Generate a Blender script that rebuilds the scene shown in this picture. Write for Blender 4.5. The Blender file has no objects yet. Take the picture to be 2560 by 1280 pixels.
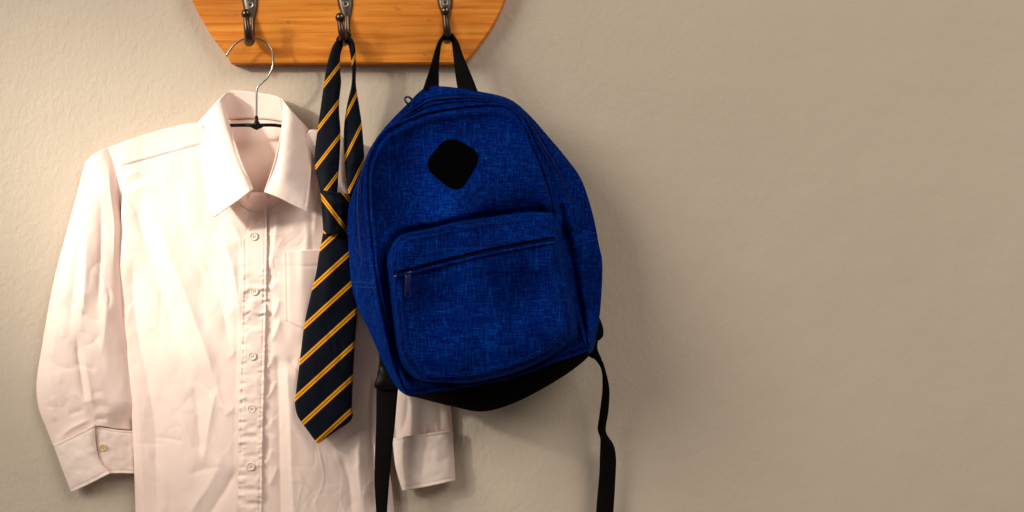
import bpy, bmesh, math
import numpy as np
from mathutils import Vector, Matrix

# ------------------------------------------------------------------ camera, light, exposure
SC = bpy.context.scene
COL = SC.collection
S = 0.0005            # metres per photograph pixel, measured on the wall
D = 1.8               # camera to wall
cam_d = bpy.data.cameras.new('camera')
cam = bpy.data.objects.new('camera', cam_d)
COL.objects.link(cam)
cam.location = (0, -D, 0)
cam.rotation_euler = (math.radians(90), 0, 0)
cam_d.sensor_width = 36.0
cam_d.lens = 36.0 * D / (2560 * S)
cam_d.clip_start = 0.05
cam_d.clip_end = 50
SC.camera = cam

world = bpy.data.worlds.new('World')
SC.world = world
world.use_nodes = True
bg = world.node_tree.nodes['Background']
bg.inputs['Color'].default_value = (1.0, 0.86, 0.76, 1)
bg.inputs['Strength'].default_value = 0.14

def aim(o, target):
    o.rotation_euler = (Vector(target) - o.location).to_track_quat('-Z', 'Y').to_euler()

def spot(name, loc, target, energy, radius, cone, blend, color):
    l = bpy.data.lights.new(name, 'SPOT')
    l.energy, l.shadow_soft_size, l.spot_size, l.spot_blend, l.color = energy, radius, math.radians(cone), blend, color
    o = bpy.data.objects.new(name, l)
    COL.objects.link(o)
    o.location = loc
    aim(o, target)
    return o

# a big soft window-like lamp from the upper left (throws the backpack's faint wide shadow) and an added accent spot whose falloff imitates a vignette round the shirt
wd = bpy.data.lights.new('key_lamp', 'AREA')
wd.shape = 'DISK'
wd.size = 3.7
wd.energy = 240
wd.color = (1.0, 0.94, 0.84)
keyl = bpy.data.objects.new('key_lamp', wd)
COL.objects.link(keyl)
keyl.location = (-4.6, -3.7, 2.5)
aim(keyl, (0.1, 0, 0))
spot('shirt_accent', (-2.75, -1.95, 1.15), (-0.395, 0, 0.045), 600, 0.14, 10.4, 1.0, (1.0, 0.93, 0.81))

fd = bpy.data.lights.new('fill_lamp', 'AREA')
fd.shape = 'DISK'
fd.size = 2.2
fd.energy = 86
fd.color = (1.0, 0.90, 0.80)
fill = bpy.data.objects.new('fill_lamp', fd)
COL.objects.link(fill)
fill.location = (2.2, -2.9, 2.7)
aim(fill, (0.35, 0, 0.0))

vs = SC.view_settings
vs.view_transform = 'Standard'
vs.look = 'None'
vs.exposure = 0.0
vs.gamma = 1.0
SC.cycles.use_denoising = True

# ------------------------------------------------------------------ helpers
rng = np.random.default_rng(7)

def P(px, py, d):
    """pixel of the photograph + distance from the wall -> point of the room"""
    px, py, d = np.broadcast_arrays(np.asarray(px, float), np.asarray(py, float), np.asarray(d, float))
    k = (D - d) / D
    return np.stack([(px - 1280) * S * k, -d, (640 - py) * S * k], -1)

def spline(pts, n, closed=False):
    """Catmull-Rom through pts, resampled to n points evenly by length (any dimension)"""
    p = np.asarray(pts, float)
    if closed:
        q = np.vstack([p[-1], p, p[0], p[1]])
    else:
        q = np.vstack([2 * p[0] - p[1], p, 2 * p[-1] - p[-2]])
    out = []
    m = 24
    t = np.linspace(0, 1, m, endpoint=False)[:, None]
    for i in range(1, len(q) - 2):
        a, b, c, e = q[i - 1], q[i], q[i + 1], q[i + 2]
        out.append(0.5 * ((2 * b) + (c - a) * t + (2 * a - 5 * b + 4 * c - e) * t ** 2 + (3 * b - a - 3 * c + e) * t ** 3))
    out = np.vstack(out + [q[-2][None]])
    L = np.r_[0, np.cumsum(np.linalg.norm(np.diff(out, axis=0), axis=1))]
    s = np.linspace(0, L[-1], n, endpoint=not closed)
    return np.stack([np.interp(s, L, out[:, k]) for k in range(p.shape[1])], -1)

def spline_anchor(pts, per, closed=True):
    """Catmull-Rom with 'per' points per anchor interval (keeps anchors paired)"""
    p = np.asarray(pts, float)
    q = np.vstack([p[-1], p, p[0], p[1]])
    out = []
    t = np.linspace(0, 1, per, endpoint=False)[:, None]
    for i in range(1, len(q) - 2):
        a, b, c, e = q[i - 1], q[i], q[i + 1], q[i + 2]
        out.append(0.5 * ((2 * b) + (c - a) * t + (2 * a - 5 * b + 4 * c - e) * t ** 2 + (3 * b - a - 3 * c + e) * t ** 3))
    return np.vstack(out)

def coons(top, bottom, left, right, nu, nv):
    T, B = spline(top, nu), spline(bottom, nu)
    Lf, R = spline(left, nv), spline(right, nv)
    u = np.linspace(0, 1, nu)[None, :, None]
    v = np.linspace(0, 1, nv)[:, None, None]
    g = (1 - v) * T[None] + v * B[None] + (1 - u) * Lf[:, None] + u * R[:, None]
    g -= (1 - u) * (1 - v) * T[0] + u * (1 - v) * T[-1] + (1 - u) * v * B[0] + u * v * B[-1]
    U, V = np.meshgrid(np.linspace(0, 1, nu), np.linspace(0, 1, nv))
    return g, U, V

def vnoise(x, y, seed=0):
    r = np.random.default_rng(seed).random((256, 256))
    xi, yi = np.floor(x).astype(int), np.floor(y).astype(int)
    fx, fy = x - xi, y - yi
    fx, fy = fx * fx * (3 - 2 * fx), fy * fy * (3 - 2 * fy)
    g = lambda a, b: r[a % 256, b % 256]
    return ((g(xi, yi) * (1 - fx) + g(xi + 1, yi) * fx) * (1 - fy) + (g(xi, yi + 1) * (1 - fx) + g(xi + 1, yi + 1) * fx) * fy) * 2 - 1

def stroke(px, py, pts, w, a, w2=None, taper=0.25, crisp=False):
    """a fold: ridge (a>0) or valley (a<0) along a line; w = width on its left, w2 on its right (px), a in metres"""
    w2 = w if w2 is None else w2
    q = spline(pts, 18)
    best = np.full(px.shape, 1e9)
    sd = np.zeros(px.shape)
    tt = np.zeros(px.shape)
    n = len(q) - 1
    for i in range(n):
        a0, b0 = q[i], q[i + 1]
        e = b0 - a0
        l2 = (e ** 2).sum() + 1e-9
        t = np.clip(((px - a0[0]) * e[0] + (py - a0[1]) * e[1]) / l2, 0, 1)
        dx, dy = px - (a0[0] + t * e[0]), py - (a0[1] + t * e[1])
        d2 = dx * dx + dy * dy
        m = d2 < best
        best = np.where(m, d2, best)
        side = e[0] * dy - e[1] * dx
        sd = np.where(m, np.where(side > 0, 1, -1), sd)
        tt = np.where(m, (i + t) / n, tt)
    # for a downward line, side>0 is to its left in the picture
    ww = np.where(sd > 0, w, w2)
    amp = np.clip(np.minimum(tt, 1 - tt) / max(taper, 1e-3), 0, 1)
    amp = amp * amp * (3 - 2 * amp)
    if crisp:                                   # pressed crest: steep near the line, long soft flanks
        e = 2.0
        return a * amp * np.exp(-1.15 * (np.sqrt(best + e * e) - e) / ww)
    return a * amp * np.exp(-best / (ww * ww))

def blob(px, py, x, y, rx, ry, a, ang=0.0):
    c, s = math.cos(math.radians(ang)), math.sin(math.radians(ang))
    dx, dy = px - x, py - y
    return a * np.exp(-((dx * c + dy * s) / rx) ** 2 - ((-dx * s + dy * c) / ry) ** 2)

def sm(x, a, b):
    t = np.clip((x - a) / (b - a), 0, 1)
    return t * t * (3 - 2 * t)

def creases(x, y, seed, amp=1.0):
    """sharp small creases: ridged noise on a warped grid, stronger in some places"""
    wx = x + 26 * vnoise(x / 70, y / 70, seed + 100)
    wy = y + 30 * vnoise(x / 80, y / 80, seed + 101)
    m = np.clip(vnoise(x / 110, y / 130, seed + 102) * 1.2 + 0.25, 0, 1)
    r1 = np.clip(1 - np.abs(vnoise(wx / 52, wy / 88, seed + 103)) * 3.2, 0, 1) ** 1.5
    r2 = np.clip(1 - np.abs(vnoise((wx + wy * .5) / 30, (wy - wx * .4) / 44, seed + 104)) * 3.0, 0, 1) ** 1.5
    return amp * m * (0.0006 * r1 - 0.0004 * r2)

def thing(name, label, cat, loc, group=None):
    o = bpy.data.objects.new(name, None)
    COL.objects.link(o)
    o.location = loc
    o.empty_display_size = 0.02
    o['label'] = label
    o['category'] = cat
    if group:
        o['group'] = group
    return o

def attach(o, parent):
    if parent is not None:
        o.parent = parent
        loc = parent.location if parent.parent is None else Vector((0, 0, 0))   # parts keep room coordinates
        o.matrix_parent_inverse = Matrix.Translation(-loc)
    return o

def mesh_obj(name, verts, faces, mat, parent=None, uv=None, smooth=True, sharp=None):
    me = bpy.data.meshes.new(name)
    me.from_pydata([tuple(v) for v in verts], [], [tuple(int(i) for i in f) for f in faces])
    if uv is not None:
        l = me.uv_layers.new(name='UVMap')
        idx = np.empty(len(me.loops), int)
        me.loops.foreach_get('vertex_index', idx)
        l.data.foreach_set('uv', np.asarray(uv, float)[idx].ravel())
    if smooth:
        me.polygons.foreach_set('use_smooth', [True] * len(me.polygons))
        if sharp:
            me.set_sharp_from_angle(angle=math.radians(sharp))
    me.materials.append(MAT[mat])
    me.update()
    o = bpy.data.objects.new(name, me)
    COL.objects.link(o)
    attach(o, parent)
    return o

def grid_faces(nv, nu, wrap_u=False):
    j, i = np.meshgrid(np.arange(nv - 1), np.arange(nu if wrap_u else nu - 1), indexing='ij')
    i2 = (i + 1) % nu
    return np.stack([j * nu + i, (j + 1) * nu + i, (j + 1) * nu + i2, j * nu + i2], -1).reshape(-1, 4)

def grid_obj(name, X, mat, parent=None, uv=None, thick=0.0, wrap=False, sharp=None):
    nv, nu = X.shape[:2]
    o = mesh_obj(name, X.reshape(-1, 3), grid_faces(nv, nu, wrap), mat, parent,
                 None if uv is None else uv.reshape(-1, 2), True, sharp)
    if thick:
        m = o.modifiers.new('thickness', 'SOLIDIFY')
        m.thickness = thick
        m.offset = -1.0
        m.use_even_offset = False
    return o

def ribbon(name, e0, e1, n, mat, parent=None, thick=0.0012, nu=5, bow=0.0, uvper=None):
    """a band between two edges given as (px, py, depth) lists"""
    a, b = spline(e0, n), spline(e1, n)
    u = np.linspace(0, 1, nu)[None, :, None]
    g = a[:, None] * (1 - u) + b[:, None] * u
    g[..., 2] += bow * np.sin(np.pi * u[..., 0])
    X = P(g[..., 0], g[..., 1], g[..., 2])
    L = np.r_[0, np.cumsum(np.linalg.norm(np.diff((a + b) / 2, axis=0)[:, :2], axis=1))] * S
    uv = np.stack(np.broadcast_arrays(u[..., 0] * 0.03, L[:, None]), -1)
    return grid_obj(name, X, mat, parent, uv, thick)

def tube_data(path, rad, seg=12, caps=True):
    """tube along a list of 3-D points with a radius for each"""
    path = np.asarray(path, float)
    rad = np.broadcast_to(np.asarray(rad, float), (len(path),))
    tan = np.gradient(path, axis=0)
    tan /= np.linalg.norm(tan, axis=1)[:, None] + 1e-12
    ref = np.array([0, 1.0, 0]) if abs(tan[0][1]) < 0.9 else np.array([1.0, 0, 0])
    nrm = ref - tan[0] * ref.dot(tan[0])
    V = []
    for i in range(len(path)):
        nrm = nrm - tan[i] * nrm.dot(tan[i])
        nrm /= np.linalg.norm(nrm) + 1e-12
        bi = np.cross(tan[i], nrm)
        for k in range(seg):
            an = 2 * math.pi * k / seg
            V.append(path[i] + rad[i] * (math.cos(an) * nrm + math.sin(an) * bi))
    F = [list(f) for f in grid_faces(len(path), seg, True)]
    if caps:
        F.append(list(range(seg))[::-1])
        F.append([(len(path) - 1) * seg + k for k in range(seg)])
    return V, F

def tube(name, path, rad, mat, parent=None, seg=12, sharp=None):
    V, F = tube_data(path, rad, seg)
    return mesh_obj(name, V, F, mat, parent, None, True, sharp)

def merge(parts):
    V, F = [], []
    for v, f in parts:
        b = len(V)
        V += [tuple(x) for x in v]
        F += [[i + b for i in q] for q in f]
    return V, F

def lathe_data(profile, centre, axis_y=-1, seg=24, rot=0.0):
    """profile (r, h): h along -Y (toward the camera)"""
    V, F = [], []
    n = len(profile)
    for r, h in profile:
        for k in range(seg):
            a = 2 * math.pi * k / seg + rot
            V.append((centre[0] + r * math.cos(a), centre[1] - h, centre[2] + r * math.sin(a)))
    for i in range(n - 1):
        for k in range(seg):
            k2 = (k + 1) % seg
            F.append([i * seg + k, i * seg + k2, (i + 1) * seg + k2, (i + 1) * seg + k])
    F.append([(n - 1) * seg + k for k in range(seg)])
    F.append([k for k in range(seg)][::-1])
    return V, F

# ------------------------------------------------------------------ materials
MAT = {}

def new_mat(name):
    m = bpy.data.materials.new(name)
    m.use_nodes = True
    nt = m.node_tree
    nt.nodes.clear()
    out = nt.nodes.new('ShaderNodeOutputMaterial')
    b = nt.nodes.new('ShaderNodeBsdfPrincipled')
    nt.links.new(b.outputs[0], out.inputs[0])
    MAT[name] = m
    return nt, b

def nd(nt, t, **kw):
    n = nt.nodes.new(t)
    for k, v in kw.items():
        if k in n.bl_rna.properties.keys():
            setattr(n, k, v)
        else:
            n.inputs[k.replace('_', ' ')].default_value = v
    return n

def coords(nt, scale=(1, 1, 1), kind='Object', rot=(0, 0, 0)):
    tc = nt.nodes.new('ShaderNodeTexCoord')
    mp = nt.nodes.new('ShaderNodeMapping')
    mp.inputs['Scale'].default_value = scale
    mp.inputs['Rotation'].default_value = rot
    nt.links.new(tc.outputs[kind], mp.inputs[0])
    return mp.outputs[0]

def ramp(nt, fac, stops):
    r = nt.nodes.new('ShaderNodeValToRGB')
    while len(r.color_ramp.elements) < len(stops):
        r.color_ramp.elements.new(0.5)
    for e, (p, c) in zip(r.color_ramp.elements, stops):
        e.position = p
        e.color = (*c, 1) if len(c) == 3 else c
    nt.links.new(fac, r.inputs[0])
    return r.outputs[0]

def mathn(nt, op, a, b=None):
    n = nt.nodes.new('ShaderNodeMath')
    n.operation = op
    for i, x in enumerate((a, b)):
        if x is None:
            continue
        if isinstance(x, (int, float)):
            n.inputs[i].default_value = x
        else:
            nt.links.new(x, n.inputs[i])
    return n.outputs[0]

def mixc(nt, fac, a, b, mode='MIX'):
    n = nt.nodes.new('ShaderNodeMix')
    n.data_type = 'RGBA'
    n.blend_type = mode
    for s, x in ((n.inputs[0], fac), (n.inputs[6], a), (n.inputs[7], b)):
        if isinstance(x, (int, float)):
            s.default_value = x
        elif isinstance(x, tuple):
            s.default_value = (*x, 1)
        else:
            nt.links.new(x, s)
    return n.outputs[2]

def bump(nt, b, height, strength, dist=0.001, prev=None):
    n = nt.nodes.new('ShaderNodeBump')
    n.inputs['Strength'].default_value = strength
    n.inputs['Distance'].default_value = dist
    nt.links.new(height, n.inputs['Height'])
    if prev is not None:
        nt.links.new(prev, n.inputs['Normal'])
    nt.links.new(n.outputs[0], b.inputs['Normal'])
    return n.outputs[0]

def noise(nt, vec, scale, detail=3, rough=0.5, dist=0.0):
    n = nd(nt, 'ShaderNodeTexNoise', Scale=scale, Detail=detail, Roughness=rough, Distortion=dist)
    nt.links.new(vec, n.inputs['Vector'])
    return n.outputs['Fac']

def mat_wall():
    nt, b = new_mat('plaster')
    c = coords(nt)
    big = noise(nt, c, 2.3, 4)
    mid = noise(nt, c, 26, 3)
    col = ramp(nt, big, [(0.3, (0.575, 0.485, 0.385)), (0.7, (0.615, 0.525, 0.42))])
    col = mixc(nt, mathn(nt, 'MULTIPLY', mid, 0.12), col, (0.50, 0.43, 0.345))
    nt.links.new(col, b.inputs['Base Color'])
    b.inputs['Roughness'].default_value = 0.85
    b.inputs['Specular IOR Level'].default_value = 0.25
    cs = coords(nt, (1.15, 1, 0.75))
    h1 = noise(nt, cs, 125, 3, 0.55, 0.4)
    h2 = noise(nt, c, 420, 2, 0.5)
    h3 = noise(nt, c, 18, 2, 0.5)
    # the roller left a stronger texture in some places than in others
    w = ramp(nt, noise(nt, c, 3.1, 2), [(0.36, (0.55,) * 3), (0.62, (1.0,) * 3)])
    sx = nt.nodes.new('ShaderNodeSeparateXYZ')
    nt.links.new(c, sx.inputs[0])
    mr = nd(nt, 'ShaderNodeMapRange', From_Min=-0.15, From_Max=0.40, To_Min=1.0, To_Max=0.28)
    nt.links.new(sx.outputs[0], mr.inputs['Value'])
    w = mathn(nt, 'MULTIPLY', w, mr.outputs[0])          # the right of the wall was smoothed over
    h = mathn(nt, 'ADD', mathn(nt, 'MULTIPLY', mathn(nt, 'MULTIPLY', h1, w), 1.0),
              mathn(nt, 'ADD', mathn(nt, 'MULTIPLY', h2, 0.22), mathn(nt, 'MULTIPLY', h3, 1.2)))
    bump(nt, b, h, 0.36, 0.0035)

def mat_wood():
    nt, b = new_mat('varnished_pine')
    c = coords(nt, (0.8, 6, 26))
    warp = noise(nt, coords(nt, (3, 3, 7)), 2.0, 3)
    g1 = noise(nt, c, 6.0, 6, 0.62, 0.6)
    g2 = noise(nt, coords(nt, (2.2, 20, 95)), 9.0, 3, 0.6, 0.2)
    wv = nd(nt, 'ShaderNodeTexWave', Scale=5.5, Distortion=9.0, Detail=3.0, Detail_Scale=1.4, wave_type='BANDS', bands_direction='Z')
    nt.links.new(coords(nt, (0.5, 2.0, 5.0)), wv.inputs['Vector'])
    f = mathn(nt, 'ADD', mathn(nt, 'MULTIPLY', g1, 0.55), mathn(nt, 'MULTIPLY', g2, 0.40))
    f = mathn(nt, 'ADD', f, mathn(nt, 'MULTIPLY', wv.outputs['Fac'], 0.12))
    f = mathn(nt, 'ADD', f, mathn(nt, 'MULTIPLY', mathn(nt, 'SUBTRACT', warp, 0.5), 0.18))
    col = ramp(nt, f, [(0.26, (0.30, 0.070, 0.006)), (0.42, (0.68, 0.192, 0.014)),
                       (0.56, (0.80, 0.272, 0.030)), (0.75, (0.92, 0.375, 0.054))])
    spk = ramp(nt, noise(nt, coords(nt, (1.0, 1, 2.6)), 60, 2, 0.6), [(0.27, (1,) * 3), (0.33, (0,) * 3)])
    col = mixc(nt, mathn(nt, 'MULTIPLY', spk, 0.35), col, (0.26, 0.07, 0.012))
    tone = noise(nt, coords(nt, (1, 1, 2)), 7, 2)
    col = mixc(nt, 1.0, col, ramp(nt, tone, [(0.3, (0.78, 0.74, 0.7)), (0.7, (1.08, 1.08, 1.05))]), 'MULTIPLY')
    nt.links.new(col, b.inputs['Base Color'])
    b.inputs['Roughness'].default_value = 0.42
    b.inputs['Specular IOR Level'].default_value = 0.35
    bump(nt, b, g2, 0.16, 0.0008)

def mat_cotton(name, tint, wrink=1.0):
    nt, b = new_mat(name)
    c = coords(nt)
    n1 = noise(nt, c, 14, 3)
    col = mixc(nt, mathn(nt, 'MULTIPLY', n1, 0.25), tint, tuple(x * 0.93 for x in tint))
    nt.links.new(col, b.inputs['Base Color'])
    b.inputs['Roughness'].default_value = 0.85
    b.inputs['Specular IOR Level'].default_value = 0.1
    wx = noise(nt, coords(nt, (1, 1, 0.25)), 45, 3, 0.55, 0.5)
    wf = noise(nt, coords(nt, (600, 600, 900)), 1.6, 1)
    p = bump(nt, b, wx, 0.05 * wrink, 0.004)
    bump(nt, b, wf, 0.10, 0.0004, p)

def mat_pack():
    """heathered polyester: pale and dark slubs along warp and weft"""
    nt, b = new_mat('blue_heather')
    warp = noise(nt, coords(nt, (720, 250, 60)), 1.0, 2, 0.6)
    weft = noise(nt, coords(nt, (60, 250, 720)), 1.0, 2, 0.6)
    longw = noise(nt, coords(nt, (300, 80, 11)), 1.0, 1, 0.5)
    longf = noise(nt, coords(nt, (11, 80, 300)), 1.0, 1, 0.5)
    cloud = noise(nt, coords(nt), 16, 3)
    f = mathn(nt, 'ADD', mathn(nt, 'MULTIPLY', warp, 0.5), mathn(nt, 'MULTIPLY', weft, 0.5))
    f = mathn(nt, 'ADD', f, mathn(nt, 'MULTIPLY', mathn(nt, 'SUBTRACT', cloud, 0.5), 0.12))
    col = ramp(nt, f, [(0.30, (0.00003, 0.0020, 0.045)), (0.50, (0.0001, 0.0085, 0.100)),
                       (0.62, (0.0002, 0.028, 0.190)), (0.78, (0.001, 0.072, 0.32))])
    slub = mathn(nt, 'MAXIMUM', longw, longf)
    sl = ramp(nt, slub, [(0.66, (0, 0, 0)), (0.80, (1, 1, 1))])
    col = mixc(nt, mathn(nt, 'MULTIPLY', sl, 0.36), col, (0.002, 0.060, 0.27))
    mottle = noise(nt, coords(nt, (1.5, 1.2, 0.8)), 13, 3, 0.55, 0.4)  # random lighter and darker mottling, multiplied into the blue below
    col = mixc(nt, 1.0, col, ramp(nt, mottle, [(0.30, (0.80,) * 3), (0.50, (1.1,) * 3), (0.70, (1.42,) * 3)]), 'MULTIPLY')
    nt.links.new(col, b.inputs['Base Color'])
    b.inputs['Roughness'].default_value = 0.75
    b.inputs['Specular IOR Level'].default_value = 0.02
    b.inputs['Sheen Weight'].default_value = 0.10
    b.inputs['Sheen Roughness'].default_value = 0.38
    b.inputs['Sheen Tint'].default_value = (0.005, 0.22, 0.75, 1)
    wr = noise(nt, coords(nt), 60, 4, 0.55, 0.6)
    p = bump(nt, b, f, 0.35, 0.0006)
    bump(nt, b, wr, 0.22, 0.002, p)

def mat_plain(name, col, rough=0.6, spec=0.3, metal=0.0, nscale=0, nstr=0.0, sheen=0.0, vary=0.0, ndist=0.001, stretch=(1, 1, 1)):
    nt, b = new_mat(name)
    if vary:
        n = noise(nt, coords(nt), 60, 4)
        c = mixc(nt, n, tuple(max(0, x * (1 - vary)) for x in col), tuple(x * (1 + vary) for x in col))
        nt.links.new(c, b.inputs['Base Color'])
    else:
        b.inputs['Base Color'].default_value = (*col, 1)
    b.inputs['Roughness'].default_value = rough
    b.inputs['Specular IOR Level'].default_value = spec
    b.inputs['Metallic'].default_value = metal
    b.inputs['Sheen Weight'].default_value = sheen
    if nscale:
        bump(nt, b, noise(nt, coords(nt, stretch), nscale, 3), nstr, ndist)

def mat_tie():
    nt, b = new_mat('striped_silk')
    tc = nt.nodes.new('ShaderNodeTexCoord')
    sp = nt.nodes.new('ShaderNodeSeparateXYZ')
    nt.links.new(tc.outputs['UV'], sp.inputs[0])
    fr = mathn(nt, 'FRACT', mathn(nt, 'ADD', sp.outputs[0], 0.5))
    q = mathn(nt, 'ABSOLUTE', mathn(nt, 'SUBTRACT', fr, 0.5))      # 0 at the stripe centre
    q = mathn(nt, 'DIVIDE', q, sp.outputs[1])
    wob = noise(nt, coords(nt), 900, 1)
    q = mathn(nt, 'ADD', q, mathn(nt, 'MULTIPLY', mathn(nt, 'SUBTRACT', wob, 0.5), 0.008))
    navy, gold, rust = (0.0022, 0.0042, 0.0095), (0.78, 0.36, 0.010), (0.27, 0.06, 0.004)
    col = ramp(nt, q, [(0.0, rust), (0.020, rust), (0.034, gold), (0.098, gold), (0.114, rust), (0.128, navy)])
    nt.links.new(col, b.inputs['Base Color'])
    b.inputs['Roughness'].default_value = 0.55
    b.inputs['Specular IOR Level'].default_value = 0.10
    tw = nd(nt, 'ShaderNodeTexWave', Scale=1.0, Distortion=0.3, wave_type='BANDS', bands_direction='X')
    nt.links.new(coords(nt, (900, 1, 900), rot=(0, 0.7, 0)), tw.inputs['Vector'])
    wr = noise(nt, coords(nt), 55, 3, 0.5, 0.8)
    p = bump(nt, b, tw.outputs['Fac'], 0.35, 0.0004)
    bump(nt, b, wr, 0.18, 0.003, p)

mat_wall(); mat_wood()
SHIRT = (0.94, 0.745, 0.66)
mat_cotton('cotton', SHIRT, 1.0)
mat_cotton('cotton_pressed', (0.95, 0.775, 0.69), 0.35)
mat_pack(); mat_tie()
mat_plain('black_webbing', (0.0050, 0.0042, 0.0036), 0.9, 0.05, nscale=700, nstr=0.4, ndist=0.0005, stretch=(1, 1, 2.2), vary=0.3)
mat_plain('black_canvas', (0.0008, 0.0008, 0.0008), 0.9, 0.03, nscale=900, nstr=0.3, ndist=0.0004)
mat_plain('black_patch', (0.0006, 0.0006, 0.0006), 0.9, 0.02, nscale=160, nstr=0.2)
mat_plain('black_plastic', (0.003, 0.003, 0.003), 0.45, 0.12)
mat_plain('bronze', (0.115, 0.082, 0.062), 0.28, 0.5, metal=1.0, vary=0.35, nscale=120, nstr=0.06)
mat_plain('bronze_plate', (0.20, 0.165, 0.135), 0.36, 0.5, metal=1.0, vary=0.3, nscale=150, nstr=0.08)
mat_plain('screw_steel', (0.75, 0.70, 0.60), 0.3, 0.5, metal=1.0)
mat_plain('screw_hole', (0.03, 0.025, 0.02), 0.6, 0.3)
mat_plain('wire_steel', (0.36, 0.33, 0.30), 0.25, 0.5, metal=1.0)
mat_plain('pearl_button', (0.92, 0.735, 0.64), 0.4, 0.25)
mat_plain('amber_button', (0.72, 0.54, 0.30), 0.25, 0.5)
mat_plain('cotton_thread', (0.70, 0.56, 0.46), 0.8, 0.2)
mat_plain('blue_binding', (0.0005, 0.008, 0.095), 0.7, 0.15, nscale=500, nstr=0.3, ndist=0.0005, vary=0.3)
mat_plain('zip_tape', (0.0004, 0.0035, 0.045), 0.8, 0.05)
mat_plain('zip_coil', (0.0006, 0.005, 0.055), 0.5, 0.12)
mat_plain('blue_thread', (0.004, 0.035, 0.20), 0.8, 0.05)
mat_plain('blue_enamel', (0.0006, 0.006, 0.06), 0.35, 0.25)
mat_plain('dark_metal', (0.03, 0.05, 0.11), 0.3, 0.5, metal=1.0)

# ------------------------------------------------------------------ wall
wall = mesh_obj('wall', [(-4, 0, -2.6), (4, 0, -2.6), (4, 0, 2.6), (-4, 0, 2.6)], [[0, 1, 2, 3]], 'plaster', None, None, False)
wall['kind'] = 'structure'

# ------------------------------------------------------------------ coat rack
BT = 0.020
rack = thing('coat_rack', 'varnished orange pine coat rack board with three bronze hooks on the wall', 'coat rack', tuple(P(870, 0, 0)))
half = spline([(577, 158), (558, 129), (528, 90), (497, 36), (481, 4), (466, -45), (462, -110)], 40)
right = spline([(1158, 158), (1172, 146), (1210, 97), (1238, 54), (1262, 2), (1276, -50), (1280, -110)], 40)
def mirror_up(a):
    b = a[::-1][1:].copy()
    b[:, 1] = -220 - b[:, 1]
    return np.vstack([a, b])
outl = np.vstack([mirror_up(half), mirror_up(right)[::-1]])
n = len(outl)
cen = outl.mean(0)
rings = []
kf = (D - BT) / D
for inset, d in ((0, 0.001), (0, BT - 0.003), (0.0003, BT - 0.0014), (0.0009, BT - 0.0004), (0.0018, BT)):
    pts = []
    nrm = np.roll(outl, -1, 0) - np.roll(outl, 1, 0)
    nrm = np.stack([-nrm[:, 1], nrm[:, 0]], -1)
    nrm /= np.linalg.norm(nrm, axis=1)[:, None] + 1e-9
    if ((cen - outl) * nrm).sum() < 0:
        nrm = -nrm
    q = outl + nrm * inset / S
    rings.append(np.stack([(q[:, 0] - 1280) * S * kf, np.full(n, -d), (640 - q[:, 1]) * S * kf], -1))
V = np.vstack(rings)
F = [list(f) for f in grid_faces(len(rings), n, True)]
F.append([(len(rings) - 1) * n + k for k in range(n)])
F.append(list(range(n))[::-1])
me_board = mesh_obj('board', V, F, 'varnished_pine', rack, None, True, 40)
bm = bmesh.new(); bm.from_mesh(me_board.data); bmesh.ops.recalc_face_normals(bm, faces=bm.faces); bm.to_mesh(me_board.data); bm.free()

def hook(x_plate, y_screw, x_ball, y_ball, x_bot, y_bot, lean):
    """coat hook: tapered back plate with a countersunk screw, a shank that runs down, turns out and up to a ball"""
    f = BT
    # shank + prong
    xs = x_plate + lean * 45 / 60
    path = [(xs, y_screw + 14, f + 0.0012), (xs, y_screw + 30, f + 0.0026), (xs, y_screw + 46, f + 0.0042), (xs, y_bot - 34, f + 0.0065),
            (xs - 1, y_bot - 14, f + 0.012), (x_bot, y_bot - 8, f + 0.021), (x_bot, y_bot - 20, f + 0.0305),
            ((x_bot * .6 + x_ball * .4), (y_bot * .55 + y_ball * .45), f + 0.034), (x_ball, y_ball + 16, f + 0.035), (x_ball, y_ball + 1, f + 0.0355)]
    q = spline(path, 54)
    t = np.linspace(0, 1, 54)
    rad = np.interp(t, [0, .12, .35, .55, .75, .92, 1], [0.0008, 0.0030, 0.0042, 0.0054, 0.0046, 0.0036, 0.0034])
    A = tube_data(P(q[:, 0], q[:, 1], q[:, 2]), rad, 16)
    # ball
    cb = P(x_ball, y_ball, f + 0.0355)
    ball = []
    for i in range(13):
        th = math.pi * i / 12
        ball.append((0.0062 * math.sin(th) + 1e-5, -0.0062 * math.cos(th)))
    B = lathe_data(ball, cb, seg=20)
    V, F = merge([A, B])
    hk = mesh_obj('hook', V, F, 'bronze', rack, None, True, 60)
    # plate (tapered, domed edge)
    out = []
    prof = [(-75, 23), (-58, 25), (-35, 22.5), (-12, 20), (8, 17.5), (24, 13), (40, 9), (56, 6.5)]
    L = [(x_plate + lean * h / 60 - w, y_screw + h) for h, w in prof]
    R = [(x_plate + lean * h / 60 + w, y_screw + h) for h, w in prof]
    a, b = spline(L, 30), spline(R, 30)
    u = np.linspace(0, 1, 9)[None, :, None]
    g = a[:, None] * (1 - u) + b[:, None] * u
    dd = f + 0.0006 + 0.0030 * (1 - np.abs(2 * u[..., 0] - 1) ** 4) + 0 * g[..., 0]
    pl = grid_obj('hook_plate', P(g[..., 0], g[..., 1], dd), 'bronze_plate', hk, None, 0.0025)
    # screw
    c = P(x_plate, y_screw, f + 0.0034)
    V, F = lathe_data([(0.0042, -0.001), (0.0042, 0.0006), (0.0036, 0.0012), (0.0024, 0.0010), (0.0019, 0.0004)], c)
    sc = mesh_obj('screw', V, F, 'screw_steel', hk, None, True, 30)
    V, F = lathe_data([(0.0018, 0.0000), (0.0018, 0.0006)], c, seg=6)
    mesh_obj('screw_recess', V, F, 'screw_hole', hk, None, False)

hook(626, 12, 616, 35, 622, 114, 4)
hook(864, 10, 851, 44, 858, 113, 5)
hook(1113, 6, 1114, 28, 1119, 108, 4)

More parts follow.
